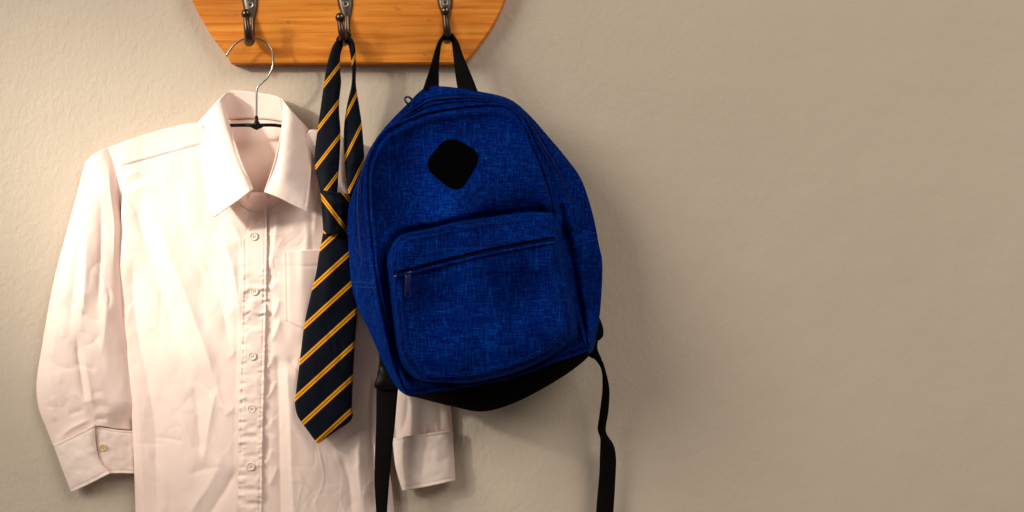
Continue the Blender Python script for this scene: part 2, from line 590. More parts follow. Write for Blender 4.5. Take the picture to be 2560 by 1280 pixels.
# ------------------------------------------------------------------ hanger
HD = 0.041
hang = thing('clothes_hanger', 'thin clothes hanger with steel wire hook and black bar inside the shirt collar', 'hanger', tuple(P(641, 313, HD)))
w = spline([(641, 306, HD), (641.5, 270, HD), (641.5, 232, HD), (644, 219, HD), (655, 207, HD), (670, 192, HD), (680, 172, HD), (683, 150, HD),
            (678, 124, HD), (665, 107, HD), (646, 98, HD), (625, 96, HD), (605, 100, HD), (588, 110, HD), (575, 125, HD), (565, 141, HD)], 110)
tube('wire_hook', P(w[:, 0], w[:, 1], w[:, 2]), 0.0013, 'wire_steel', hang, 10)
b1 = spline([(340, 372, .011), (420, 345, .018), (520, 320, .028), (578, 313.5, .041), (641, 313, HD + .001), (696, 314, .041), (760, 330, .028), (840, 358, .018), (905, 385, .012)], 60)
tube('hanger_bar', P(b1[:, 0], b1[:, 1], b1[:, 2]), 0.0022, 'black_plastic', hang, 10)
hubp = [(612, 313), (616, 308.5), (622, 308), (627, 311), (634, 309), (637, 300), (638, 290), (645, 290), (646, 300), (650, 308), (658, 310), (662, 314), (654, 320), (648, 322), (642, 325), (634, 322), (626, 318), (616, 317)]
hp = spline(hubp, 60, True)
c0 = np.array([641, 313])
R = []
for sc_, d in ((0.9, HD - 0.004), (1.0, HD - 0.001), (1.0, HD + 0.0032), (0.85, HD + 0.0048), (0.4, HD + 0.0052)):
    q = c0 + (hp - c0) * sc_
    R.append(P(q[:, 0], q[:, 1], d))
V = np.vstack(R); F = [list(f) for f in grid_faces(5, 60, True)] + [[4 * 60 + k for k in range(60)]]
mesh_obj('hub', V, F, 'black_plastic', hang, None, True, 50)

# ------------------------------------------------------------------ shirt
shirt = thing('shirt', 'pale pinkish white button-up school shirt hanging on the clothes hanger', 'shirt', tuple(P(640, 500, 0.02)))

def body_base(u, px, py):
    b = np.sin(np.pi * np.clip(u, 0, 1)) ** 0.62
    return 0.010 + 0.034 * b + 0.004 * sm(py, 350, 700) * b + 0.013 * np.clip(1 - u / 0.16, 0, 1) ** 2 * (1 - sm(py, 470, 760))

BODY_TOP = [(279, 366), (333, 346), (412, 322), (494, 309), (524, 352), (560, 420), (600, 472), (642, 500), (690, 468), (730, 410), (760, 356), (778, 324), (842, 340), (905, 358), (952, 384)]
BODY_BOT = [(342, 1500), (640, 1510), (1005, 1500)]
BODY_L = [(279, 366), (295, 407), (305, 455), (304, 510), (299, 590), (292, 700), (297, 810), (312, 910), (326, 1010), (333, 1120), (336, 1200), (339, 1300), (342, 1500)]
BODY_R = [(952, 384), (946, 450), (950, 560), (952, 700), (952, 850), (955, 1000), (966, 1120), (980, 1220), (988, 1300), (1005, 1500)]

def body_folds(x, y):
    h = np.zeros(x.shape)
    def s(pts, w, a, w2=None, t=0.25):
        nonlocal h
        h += stroke(x, y, pts, w, a * 0.88e-3, w2, t, True)
    # long drapes from the shoulder
    s([(318, 470), (352, 560), (392, 690), (430, 800), (470, 900)], 30, -9.0, 34)
    s([(350, 450), (385, 540), (430, 660), (478, 780), (522, 900), (545, 1000)], 26, 9.0, 36)
    s([(430, 420), (455, 560), (500, 680), (540, 800)], 40, -3.5)
    s([(540, 560), (572, 640), (592, 730), (598, 820)], 18, 5.0, 22)
    s([(500, 620), (540, 720), (562, 800), (575, 880)], 26, -5.0)
    # left edge roll
    s([(302, 560), (297, 700), (306, 820), (326, 940), (344, 1060), (352, 1180), (356, 1340)], 13, 7.0, 26, 0.08)
    s([(330, 640), (338, 780), (362, 920), (385, 1040), (392, 1180), (396, 1320)], 22, -5.5, 26, 0.1)
    # the pressed V low on the left
    s([(432, 985), (452, 1040), (478, 1110), (502, 1170)], 9, 2.6, 24)
    s([(485, 960), (496, 1050), (504, 1160)], 26, -5.5, 18)
    s([(545, 960), (532, 1010), (518, 1090), (506, 1170)], 14, 3.6, 10)
    s([(440, 760), (470, 860), (500, 960)], 30, 3.0)
    s([(380, 1092), (420, 1096), (462, 1104)], 5, -1.2)
    s([(392, 1150), (405, 1220), (412, 1300)], 16, 2.6)
    s([(470, 1185), (520, 1172), (560, 1168)], 9, -1.8)
    s([(598, 1160), (570, 1215), (535, 1270), (505, 1330)], 20, -5.0, 14)
    s([(560, 1120), (530, 1200), (490, 1260), (455, 1320)], 18, 3.4)
    s([(420, 1200), (430, 1290), (440, 1400)], 12, -2.0)
    # either side of the placket
    s([(596, 560), (594, 800), (588, 1040), (586, 1300)], 10, -1.2, 10, 0.1)
    s([(676, 560), (678, 800), (672, 1040), (668, 1300)], 9, -1.3, 12, 0.1)
    s([(694, 500), (690, 570), (680, 640), (672, 700)], 9, 3.2, 18)
    for (ax, ay, bx, by, a) in ((698, 742, 680, 800, 2.2), (702, 790, 676, 858, 2.4), (690, 700, 674, 730, 1.6), (684, 880, 668, 925, 1.8),
                                (690, 950, 666, 1000, 2.0), (680, 1120, 664, 1165, 1.8), (696, 1160, 668, 1220, 1.6), (682, 1040, 668, 1080, 1.3),
                                (590, 870, 566, 900, 1.2), (590, 1010, 560, 1040, 1.4), (588, 760, 570, 790, 1.0)):
        s([(ax, ay), ((ax + bx) / 2 + 3, (ay + by) / 2), (bx, by)], 6, a, 9)
    # right half
    s([(716, 900), (724, 1040), (728, 1160), (736, 1330)], 12, 5.0, 48, 0.1)
    s([(694, 880), (698, 1040), (700, 1180), (704, 1320)], 20, -4.2, 14, 0.1)
    s([(850, 1130), (872, 1200), (880, 1300)], 22, -4.0, 20)
    s([(905, 1050), (896, 1150), (905, 1280)], 14, 3.2, 18)
    s([(770, 560), (762, 700), (750, 860)], 22, 2.6)
    s([(928, 930), (926, 1040), (934, 1150), (940, 1280)], 9, -4.2, 8, 0.1)
    s([(944, 930), (944, 1040), (956, 1160), (968, 1280)], 10, 3.4)
    s([(800, 420), (790, 520), (784, 600)], 12, 2.4)
    # pulls at the armhole and under the yoke
    for (pts, w, a) in (([(300, 456), (318, 440), (352, 426)], 5, 1.2), ([(300, 474), (328, 456), (372, 436)], 6, -1.0),
                        ([(300, 494), (332, 478), (384, 450)], 8, 1.1), ([(302, 500), (322, 512), (346, 540)], 6, 1.0),
                        ([(304, 436), (312, 428), (320, 420)], 4, -1.4), ([(400, 392), (412, 430), (420, 470)], 14, 1.2),
                        ([(455, 376), (458, 420), (470, 470)], 12, -1.2)):
        s(pts, w, a)
    # yoke: the seam is a step, the yoke lies proud
    yk = 415 - (x - 300) * (49 / 178)
    h += 0.0014 * (1 - sm(y, yk - 1.5, yk + 1.5)) * (x < 560)
    h -= 0.0011 * np.exp(-((y - yk - 2.0) / 2.2) ** 2) * (x < 560)
    # neckband fold in the V below the collar
    s([(613, 494), (626, 524), (624, 560), (612, 590)], 3, -1.6, 7)
    s([(560, 540), (590, 575), (606, 620)], 16, 3.0, 9)
    rb = np.random.default_rng(23)
    for k in range(34):
        cx, cy = rb.uniform(345, 900), rb.uniform(560, 1330)
        if 585 < cx < 690:
            continue
        t = math.radians(rb.choice([78, 105, 62, 15]) + rb.normal(0, 16))
        l = rb.uniform(50, 140)
        dx, dy = math.cos(t) * l / 2, math.sin(t) * l / 2
        s([(cx - dx, cy - dy), (cx + rb.normal(0, 8), cy), (cx + dx, cy + dy)], rb.uniform(4, 9), rb.choice([-1, 1]) * rb.uniform(0.5, 1.3), rb.uniform(6, 16))
    # small unevenness of cloth that has been worn and washed
    h += 0.0010 * vnoise(x / 46, y / 90, 3) + 0.0003 * vnoise(x / 17, y / 30, 4) + creases(x, y, 5)
    return h

g, U, Vv = coons(BODY_TOP, BODY_BOT, BODY_L, BODY_R, 300, 400)
bx, by = g[..., 0], g[..., 1]
edge = np.clip(np.minimum(U, 1 - U) / 0.03, 0, 1) ** 0.5

def front_d(u, x, y):
    return body_base(u, x, y) + body_folds(x, y)

bd = body_base(U, bx, by) + body_folds(bx, by) * (0.25 + 0.75 * edge)
bd = np.maximum(bd, 0.006)
grid_obj('shirt_front', P(bx, by, bd), 'cotton', shirt, None, 0.0007)

def u_of(x, y):
    """how far across the body a pixel is"""
    xl = np.interp(y, [p[1] for p in BODY_L], [p[0] for p in BODY_L])
    xr = np.interp(y, [p[1] for p in BODY_R], [p[0] for p in BODY_R])
    return np.clip((x - xl) / (xr - xl), 0, 1)

def surf(x, y):
    """front of the shirt at a pixel (nearest built vertex, smoothed)"""
    x, y = np.asarray(x, float), np.asarray(y, float)
    out = np.empty(x.shape)
    fx, fy, fd_ = bx.ravel(), by.ravel(), bd.ravel()
    for i in np.ndindex(x.shape):
        dd = (fx - x[i]) ** 2 + (fy - y[i]) ** 2
        k = np.argpartition(dd, 4)[:4]
        wt = 1 / (dd[k] + 0.2)
        out[i] = (fd_[k] * wt).sum() / wt.sum()
    return out

# back of the shirt, seen through the open neck
gb, Ub, Vb = coons([(279, 366), (412, 322), (494, 309), (560, 302), (640, 297), (705, 303), (778, 324), (905, 358), (952, 384)], BODY_BOT, BODY_L, BODY_R, 70, 70)
dback = 0.0055 + 0.016 * blob(gb[..., 0], gb[..., 1], 640, 430, 130, 95, 1.0) + 0.001 * vnoise(gb[..., 0] / 60, gb[..., 1] / 80, 9) - 0.0003
grid_obj('shirt_back', P(gb[..., 0], gb[..., 1], dback), 'cotton', shirt, None, 0.0007)

# collar -------------------------------------------------------------
def collar_leaf(name, fold, outer, topc, botc, d00, d10, d01, d11, bulge):
    g, U, V = coons(topc, botc, fold, outer, 60, 90)
    d = (d00 * (1 - U) + d10 * U) * (1 - V) + (d01 * (1 - U) + d11 * U) * V
    d = d + bulge * np.sin(np.pi * np.clip(U, 0, 1) ** 0.75) * (1 - 0.55 * V)
    d -= 0.006 * np.exp(-(U / 0.05) ** 2)                       # rolls back at the fold line
    x, y = g[..., 0], g[..., 1]
    d += 0.0006 * vnoise(x / 40, y / 50, 21) + 0.0002 * vnoise(x / 14, y / 16, 22)
    # stitched margin near the edge
    ins = np.minimum((1 - U) * 110, (1 - V) * 140)
    d -= 0.0005 * np.exp(-((ins - 8) / 2.0) ** 2)
    if name == 'collar_leaf_shaded':
        d += stroke(x, y, [(722, 262), (708, 330), (706, 400), (700, 478)], 10, 0.004, 26)
    return grid_obj('collar_leaf', P(x, y, d), 'cotton_pressed', collar, None, 0.0013)

collar = None
st_top = [(632, 474, .083), (600, 395, .070), (573, 312, .046), (560, 250, .028), (572, 229, .018), (592, 226, .014), (640, 231, .012), (692, 241, .016), (706, 262, .026), (704, 318, .046), (686, 400, .070), (660, 479, .083)]
st_bot = [(620, 498, .060), (592, 430, .040), (560, 350, .022), (556, 308, .014), (570, 301, .0105), (600, 297, .0095), (640, 297, .009), (690, 301, .0105), (716, 312, .014), (722, 350, .022), (702, 430, .040), (668, 498, .060)]
a, b = spline(st_top, 90), spline(st_bot, 90)
u = np.linspace(0, 1, 12)[:, None, None]
g3 = a[None] * (1 - u) + b[None] * u
collar = grid_obj('collar', P(g3[..., 0], g3[..., 1], g3[..., 2]), 'cotton', shirt, None, 0.0010)
collar_leaf('collar_leaf_lit', [(567, 229), (560, 250), (573, 312), (600, 395), (632, 474)],
            [(493, 310), (498, 370), (505, 425), (517, 490), (536, 543)],
            [(567, 229), (542, 256), (516, 286), (493, 310)],
            [(632, 474), (602, 497), (568, 521), (536, 543)], .026, .020, .088, .076, .016)
collar_leaf('collar_leaf_shaded', [(700, 243), (706, 264), (703, 320), (686, 400), (660, 479)],
            [(776, 326), (779, 372), (778, 425), (774, 480), (768, 529)],
            [(700, 243), (722, 268), (750, 300), (776, 326)],
            [(660, 479), (694, 492), (732, 511), (768, 529)], .026, .020, .088, .078, .014)
# collar at the back of the neck, folded down outside
cb = ribbon('collar_back', [(560, 236, .012), (592, 227, .006), (640, 232, .0045), (700, 246, .008)], [(520, 300, .006), (580, 296, .003), (640, 296, .0025), (748, 306, .005)], 40, 'cotton_pressed', collar, 0.001, 6)
# inner collar button stand
tab = spline([(598, 506), (624, 484), (648, 481), (670, 484), (702, 500), (688, 516), (664, 528), (648, 533), (632, 530), (612, 520)], 48, True)
c0 = np.array([648, 502])
R = []
for sc_, o in ((1.0, -0.0012), (1.0, 0.0008), (0.95, 0.0014), (0.5, 0.0016)):
    q = c0 + (tab - c0) * sc_
    R.append(P(q[:, 0], q[:, 1], surf(np.clip(q[:, 0], 560, 720), np.clip(q[:, 1], 505, 999)) + o))
V = np.vstack(R); F = [list(f) for f in grid_faces(4, 48, True)] + [[3 * 48 + k for k in range(48)]]
mesh_obj('collar_band_end', V, F, 'cotton', collar, None, True, 60)

# placket --------------------------------------------------------------
PL = [(605, 601), (606, 660), (605, 760), (602, 880), (598, 1000), (596, 1120), (595, 1240), (594, 1320), (594, 1490)]
PR = [(668, 514), (667, 620), (665, 760), (662, 880), (659, 1000), (656, 1120), (655, 1240), (654, 1320), (654, 1490)]
g, U, Vv = coons([(605, 601), (634, 570), (668, 514)], [(594, 1490), (624, 1490), (654, 1490)], PL, PR, 44, 420)
x, y = g[..., 0], g[..., 1]
base = np.empty(x.shape)
cs = surf(x[::6, ::6], y[::6, ::6])
from_rows = np.array([np.interp(np.arange(x.shape[1]), np.arange(0, x.shape[1], 6), r) for r in cs])
base = np.array([np.interp(np.arange(x.shape[0]), np.arange(0, x.shape[0], 6), from_rows[:, k]) for k in range(x.shape[1])]).T
ker = np.ones(31) / 31
base = np.array([np.convolve(np.pad(c, 15, 'edge'), ker, 'valid') for c in base.T]).T
m = np.abs(2 * U - 1)
puck = 0.0024 * vnoise(x / 30, y / 12, 31) * sm(y, 640, 720) + 0.0017 * vnoise(x / 13, y / 7, 32) * sm(m, 0.2, 0.75) * sm(y, 630, 700)
puck = puck * (0.6 + 0.4 * vnoise(x / 400, y / 70, 33))
pd = base + 0.0026 + puck - 0.0005 * np.exp(-((m - 0.78) / 0.06) ** 2)
plk = grid_obj('placket', P(x, y, pd), 'cotton', shirt, None, 0.0016)

def button(px, py, d, r, mat, parent, mat2='cotton_thread'):
    c = P(px, py, d)
    V, F = lathe_data([(r * .9, -0.0006), (r, 0.0002), (r * .97, 0.0012), (r * .84, 0.0017), (r * .70, 0.0012), (r * .62, 0.0008), (r * .2, 0.0008)], c, seg=28)
    bo = mesh_obj('button', V, F, mat, parent, None, True, 40)
    parts = []
    for sx in (-1, 1):
        p0 = np.array(c) + np.array([sx * r * .2, -0.0011, r * .26])
        p1 = np.array(c) + np.array([sx * r * .2, -0.0011, -r * .26])
        parts.append(tube_data(np.linspace(p0, p1, 4), r * 0.085, 6))
    V, F = merge(parts)
    mesh_obj('thread', V, F, mat2, bo, None, True)
    return bo

def at(gx, gy, gd, px, py):
    k = np.argmin((gx - px) ** 2 + (gy - py) ** 2)
    return gd.ravel()[k]

for (px, py) in ((635, 591), (636, 728), (631, 890), (629, 1022), (627, 1166), (626, 1310)):
    button(px, py, at(x, y, pd, px, py) + 0.0002, 0.0052, 'pearl_button', shirt)

# chest pocket ------------------------------------------------------------
g, U, Vv = coons([(708, 628), (760, 625), (838, 622)], [(712, 800), (772, 822), (836, 802)], [(708, 628), (710, 720), (712, 800)], [(838, 622), (838, 720), (836, 802)], 40, 60)
x, y = g[..., 0], g[..., 1]
pk = surf(x, y)
ker = np.ones(9) / 9
pk = np.array([np.convolve(np.pad(r, 4, 'edge'), ker, 'valid') for r in pk])
pk = np.array([np.convolve(np.pad(c, 4, 'edge'), ker, 'valid') for c in pk.T]).T
pk = pk + 0.0013 - 0.0007 * np.exp(-((Vv - 0.21) / 0.014) ** 2) - 0.0008 * np.exp(-((U - 0.06) / 0.02) ** 2) + 0.0014 * np.exp(-((U - 0.34) / 0.09) ** 2) * (1 - Vv)
grid_obj('chest_pocket', P(x, y, pk), 'cotton', shirt, None, 0.0009)

# sleeves ---------------------------------------------------------------
def sleeve(topc, botc, lft, rgt, depth, folds, lift, near=False):
    g, U, V = coons(topc, botc, lft, rgt, 130, 260)
    x, y = g[..., 0], g[..., 1]
    prof = np.sqrt(np.clip(1 - (2 * U - 1) ** 2, 0, 1))
    d = lift + depth * prof * (0.65 + 0.35 * np.sin(np.pi * np.clip(V, 0, 1)))
    e = np.clip(np.minimum(U, 1 - U) / 0.06, 0, 1)
    h = np.zeros(x.shape)
    for pts, w, a, w2 in folds:
        h += stroke(x, y, pts, w, a * 0.8e-3, w2, 0.3, True)
    h += 0.0008 * vnoise(x / 34, y / 70, 41) + 0.0002 * vnoise(x / 14, y / 26, 42)
    d = np.maximum(d + h * e, 0.004)
    if near:
        d = d - 0.010 * sm(y, 1000, 1070) * sm(U, 0.5, 0.85)
        d = np.maximum(d, 0.0235 * sm(U, 0.55, 1.0) * (1 - sm(y, 430, 680)))
    sl = grid_obj('sleeve', P(x, y, d), 'cotton', shirt, None, 0.0007)
    return sl, x, y, d

rc = np.random.default_rng(11)
def random_creases(n, x0, x1, y0, y1, ang, spread, amp, length):
    out = []
    for k in range(n):
        cx, cy = rc.uniform(x0, x1), rc.uniform(y0, y1)
        t = math.radians(ang + rc.normal(0, spread))
        l = length * rc.uniform(0.5, 1.3)
        bend = rc.normal(0, 0.12) * l
        dx, dy = math.cos(t) * l / 2, math.sin(t) * l / 2
        out.append(([(cx - dx, cy - dy), (cx - math.sin(t) * bend, cy + math.cos(t) * bend), (cx + dx, cy + dy)],
                    rc.uniform(4, 9), amp * rc.uniform(0.5, 1.2) * rc.choice([-1, 1]), rc.uniform(6, 14)))
    return out

LS = random_creases(12, 130, 260, 840, 1050, 20, 45, 1.5, 70) + random_creases(8, 190, 290, 480, 820, 75, 22, 1.2, 110) + random_creases(5, 110, 170, 700, 980, 80, 25, 1.4, 90) + [([(226, 410), (216, 520), (196, 640), (180, 760), (168, 880)], 16, -5.0, 22),
      ([(222, 430), (216, 520), (214, 640), (208, 760), (200, 850)], 13, 5.5, 18),
      ([(212, 415), (228, 455), (246, 482)], 8, -4.0, 12),
      ([(250, 470), (254, 560), (250, 680), (242, 800)], 18, -5.0, 18),
      ([(268, 400), (276, 480), (286, 560), (284, 680)], 12, 4.5, 16),
      ([(270, 720), (262, 820), (252, 900)], 16, 3.0, 18),
      ([(150, 760), (132, 880), (126, 960), (140, 1030)], 24, 4.0, 24),
      ([(190, 830), (196, 890), (206, 960), (216, 1020)], 10, -5.0, 14),
      ([(206, 880), (222, 960), (234, 1030)], 7, 3.0, 12),
      ([(226, 985), (246, 980), (262, 984)], 6, -1.0, 6), ([(230, 1000), (250, 996), (270, 1004)], 7, 1.0, 7),
      ([(232, 1018), (252, 1014), (280, 1020)], 6, -1.0, 6), ([(228, 1040), (252, 1032), (284, 1036)], 8, 1.3, 7),
      ([(234, 1050), (256, 1048), (270, 1050)], 4, -2.0, 4),
      ([(146, 1104), (168, 1078), (200, 1060), (232, 1046)], 7, 3.0, 6), ([(136, 1040), (142, 1070), (150, 1100)], 9, -2.5, 9),
      ([(268, 715), (274, 742), (270, 775)], 4, -1.5, 4)]
sl, sx, sy, sd = sleeve([(279, 366), (236, 384), (212, 407)][::-1], [(133, 1116), (186, 1090), (238, 1066), (290, 1072), (345, 1076)],
                        [(212, 407), (190, 492), (160, 602), (130, 722), (104, 868), (91, 958), (97, 1022), (116, 1072), (133, 1116)],
                        [(279, 366), (295, 407), (305, 455), (306, 510), (312, 590), (312, 700), (322, 810), (334, 910), (344, 1010), (345, 1076)],
                        0.030, LS, 0.006, True)
# sleeve back half
gsb, Us, Vs = coons([(279, 366), (236, 384), (212, 407)][::-1], [(133, 1116), (345, 1076)], [(212, 407), (190, 492), (160, 602), (130, 722), (104, 868), (91, 958), (97, 1022), (116, 1072), (133, 1116)],
                    [(279, 366), (305, 455), (312, 590), (312, 700), (334, 910), (345, 1076)], 12, 60)
grid_obj('sleeve_back', P(gsb[..., 0], gsb[..., 1], 0.0035 + 0 * gsb[..., 0]), 'cotton', sl, None, 0.0007)

def cuff(topc, botc, lft, rgt, d0, bul, mat='cotton_pressed', skew=0.0):
    g, U, V = coons(topc, botc, lft, rgt, 60, 60)
    x, y = g[..., 0], g[..., 1]
    d = d0 + bul * np.sqrt(np.clip(1 - (2 * U - 1) ** 2, 0, 1)) + skew * U
    ins = np.minimum(V, 1 - V)
    d = d - 0.0007 * np.exp(-((ins - 0.06) / 0.018) ** 2) + 0.0010 * vnoise(x / 40, y / 26, 51) + 0.0004 * vnoise(x / 14, y / 12, 52)
    return grid_obj('cuff', P(x, y, d), mat, None, None, 0.0016), x, y, d

# under part of the near cuff with its button, then the lapped part over it
cu, cx, cy, cd = cuff([(236, 1064), (290, 1074), (342, 1078)], [(252, 1186), (290, 1183), (342, 1184)], [(236, 1064), (242, 1120), (252, 1186)], [(342, 1078), (342, 1130), (342, 1184)], 0.0205, 0.004, 'cotton_pressed', -0.014)
attach(cu, shirt); cu.name = 'cuff_underlap'
button(258, 1119, at(cx, cy, cd, 258, 1119) + 0.0004, 0.0044, 'amber_button', shirt)
co, ox, oy, od = cuff([(133, 1113), (184, 1088), (238, 1061)], [(178, 1231), (226, 1209), (277, 1182)], [(133, 1113), (154, 1170), (178, 1231)], [(238, 1061), (240, 1105), (250, 1150), (277, 1182)], 0.010, 0.012, 'cotton_pressed', 0.012)
attach(co, shirt); co.name = 'cuff'

# far sleeve: hangs behind the backpack, its cuff showing below
sr, rx_, ry_, rd_ = sleeve([(952, 384), (1000, 400), (1030, 430)], [(984, 1118), (1052, 1108), (1134, 1098)],
                           [(952, 384), (946, 560), (952, 760), (960, 940), (984, 1118)], [(1030, 430), (1070, 600), (1100, 800), (1122, 960), (1134, 1098)],
                           0.022, [([(1020, 980), (1016, 1040), (1000, 1090)], 12, -3.0, 18), ([(1096, 990), (1100, 1040), (1104, 1080)], 14, -2.0, 8),
                                   ([(1060, 1060), (1066, 1075), (1068, 1090)], 5, 1.6, 5), ([(1090, 1055), (1094, 1072), (1096, 1088)], 5, 1.6, 5)], 0.005)
cr, qx, qy, qd = cuff([(980, 1096), (1050, 1086), (1132, 1076)], [(1005, 1227), (1070, 1216), (1139, 1201)], [(980, 1096), (988, 1165), (1005, 1227)], [(1132, 1076), (1136, 1140), (1139, 1201)], 0.012, 0.018)
attach(cr, shirt); cr.name = 'cuff'
grid_obj('cuff_back', P(qx[::6, ::6], qy[::6, ::6], 0.004 + 0 * qx[::6, ::6]), 'cotton', cr, None, 0.0012)

# ------------------------------------------------------------------ tie
tie = thing('tie', 'navy necktie with diagonal gold stripes, knotted and looped over the middle hook', 'tie', tuple(P(858, 110, 0.04)))

def tie_piece(name, lft, rgt, slope, ref, per, bow, n=140, parent=None, dfun=None, nu=26, folds=(), wid=0.84):
    a, b = spline(lft, n), spline(rgt, n)
    u = np.linspace(0, 1, nu)[None, :]
    g = a[:, None] * (1 - u[..., None]) + b[:, None] * u[..., None]
    x, y, d = g[..., 0], g[..., 1], g[..., 2].copy()
    d += bow * (1 - np.abs(2 * u - 1) ** 3.0) - 0.0016 * (np.abs(2 * u - 1) > 0.99)
    for pts, w, amp, w2 in folds:
        d += stroke(x, y, pts, w, amp * 1e-3, w2)
    d += 0.0004 * vnoise(x / 22, y / 40, 61)
    d += 0.008 * (1 - sm(y, 100, 330))
    ph = (y + slope * x - ref) / per
    uv = np.stack([ph, wid + 0 * ph], -1)
    return grid_obj(name, P(x, y, d), 'striped_silk', parent or tie, uv, 0.003)

TD = 0.054
# right strand first (behind), coming from behind the hook
tie_piece('loop_strand', [(858, 98, .036), (866, 104, .034), (872, 118, .034), (876, 140, .036), (880, 175, .038), (878, 215, .040), (868, 260, .041), (861, 305, .042), (859, 350, .042), (861, 400, .043), (864, 440, .045), (872, 492, .047)],
          [(864, 84, .036), (874, 90, .034), (884, 102, .034), (889, 125, .035), (890, 170, .035), (890, 212, .036), (897, 258, .037), (904, 305, .037), (908, 350, .037), (911, 400, .037), (907, 440, .038), (896, 500, .040)],
          2.0, 2120, 102, 0.004, wid=0.66, folds=[([(880, 330), (884, 380), (880, 430)], 9, 2.0, 12)])
tie_piece('loop_strand', [(856, 88, .026), (842, 99, .034), (829, 122, .044), (817, 165, .050), (809, 215, .051), (802, 265, .051), (795, 315, .051), (788, 370, .052), (787, 415, .053), (795, 450, .054), (803, 486, .055)],
          [(874, 92, .026), (862, 108, .030), (852, 134, .038), (850, 170, .044), (853, 205, .047), (849, 245, .048), (848, 280, .049), (851, 325, .049), (850, 380, .050), (847, 430, .052), (843, 488, .054)],
          1.3, 1444, 89, 0.005, wid=0.66, folds=[([(820, 380), (814, 430), (822, 476)], 10, 2.2, 14)])
# piece of the tie lying over the prong
tie_piece('hook_loop', [(844, 102, .030), (851, 92, .029), (858, 86, .028), (867, 86, .027), (876, 91, .027)], [(856, 112, .026), (860, 104, .026), (866, 99, .025), (873, 100, .025), (880, 108, .026)],
          1.3, 1428, 89, 0.003, n=40, nu=14)
# blade
tie_piece('blade', [(808, 574, .052), (806, 590, .053), (798, 632, .054), (790, 682, .055), (776, 740, .055), (762, 804, .0555), (753, 870, .056), (746, 930, .056), (738, 996, .056), (738, 1018, .056), (746, 1044, .056), (768, 1075, .056), (791, 1107, .0555)],
          [(868, 574, .051), (870, 590, .051), (877, 632, .051), (884, 682, .050), (890, 740, .050), (893, 780, .050), (889, 840, .050), (885, 900, .051), (882, 960, .051), (880, 1010, .051), (879, 1048, .052), (840, 1078, .053), (796, 1109, .055)],
          0.914, 1829, 79.5, 0.004, 240, nu=36, folds=[([(830, 620), (818, 720), (812, 820)], 16, 1.8, 20), ([(800, 780), (828, 850), (836, 900)], 4, -0.8, 6),
                                                     ([(845, 830), (852, 880), (846, 940)], 8, -0.8, 8), ([(770, 880), (790, 950), (800, 1010)], 14, 1.0, 14)])
# knot
tie_piece('knot', [(800, 475, .057), (803, 500, .060), (805, 535, .061), (807, 565, .059), (808, 585, .055)],
          [(886, 486, .046), (884, 505, .047), (876, 540, .049), (871, 566, .050), (869, 586, .050)],
          -1.31, -560, 84, 0.016, 70, folds=[([(812, 484), (840, 492), (874, 504)], 6, -2.0, 5), ([(838, 510), (846, 540), (842, 580)], 12, -1.5, 8)])

# ------------------------------------------------------------------ backpack
pack = thing('backpack', 'heathered royal blue backpack with front pocket hanging from the right hook', 'backpack', tuple(P(1120, 95, 0.05)))
ANCH = [((1062, 220), (1085, 276)), ((1110, 216), (1165, 264)), ((1190, 227), (1222, 261)), ((1270, 246), (1270, 267)), ((1320, 284), (1306, 300)),
        ((1370, 340), (1335, 365)), ((1420, 400), (1360, 425)), ((1455, 452), (1380, 490)), ((1482, 535), (1394, 560)), ((1497, 610), (1407, 632)),
        ((1506, 662), (1424, 712)), ((1502, 760), (1447, 800)), ((1492, 838), (1461, 856)), ((1477, 884), (1465, 876)),
        ((1430, 926), (1380, 906)), ((1360, 970), (1290, 938)), ((1280, 1010), (1230, 952)), ((1205, 1029), (1170, 962)), ((1130, 1016), (1110, 972)), ((1050, 996), (1052, 983)),
        ((1012, 986), (1016, 981)), ((986, 960), (994, 940)), ((957, 905), (974, 880)), ((925, 832), (952, 780)), ((897, 774), (937, 700)),
        ((879, 712), (927, 625)), ((871, 620), (919, 545)), ((870, 530), (915, 470)), ((883, 480), (917, 420)), ((905, 420), (931, 374)),
        ((928, 366), (958, 332)), ((965, 315), (998, 308)), ((1018, 260), (1036, 291))]
PER = 12
OUT = spline_anchor([a for a, b in ANCH], PER)
SEAM = spline_anchor([b for a, b in ANCH], PER)
NB = len(OUT)
I_BOT = (13 * PER, 20 * PER)           # the black base panel

PF = [(987, 618), (1010, 592), (1085, 576), (1180, 556), (1270, 543), (1335, 537), (1366, 543), (1380, 572), (1390, 625), (1402, 692), (1415, 760), (1427, 822), (1421, 840),
      (1372, 886), (1292, 920), (1222, 940), (1170, 950), (1110, 952), (1062, 949), (1030, 914), (1008, 874), (997, 800), (990, 735), (986, 690), (983, 655)]
PB = [(968, 634), (1000, 590), (1080, 570), (1180, 549), (1270, 536), (1340, 529), (1382, 535), (1402, 572), (1412, 622), (1424, 690), (1437, 758), (1446, 818), (1438, 852),
      (1376, 894), (1296, 930), (1224, 949), (1170, 958), (1104, 958), (1046, 950), (1008, 918), (990, 872), (981, 800), (974, 735), (969, 690), (964, 660)]

def near_line(px, py, line, w):
    """1 on a closed line, falling off over w pixels"""
    q = spline(line, 90, True)
    q = np.vstack([q, q[:1]])
    best = np.full(np.shape(px), 1e9)
    for a0, b0 in zip(q[:-1], q[1:]):
        e = b0 - a0
        t = np.clip(((px - a0[0]) * e[0] + (py - a0[1]) * e[1]) / ((e ** 2).sum() + 1e-9), 0, 1)
        best = np.minimum(best, (px - a0[0] - t * e[0]) ** 2 + (py - a0[1] - t * e[1]) ** 2)
    return np.exp(-best / (w * w))

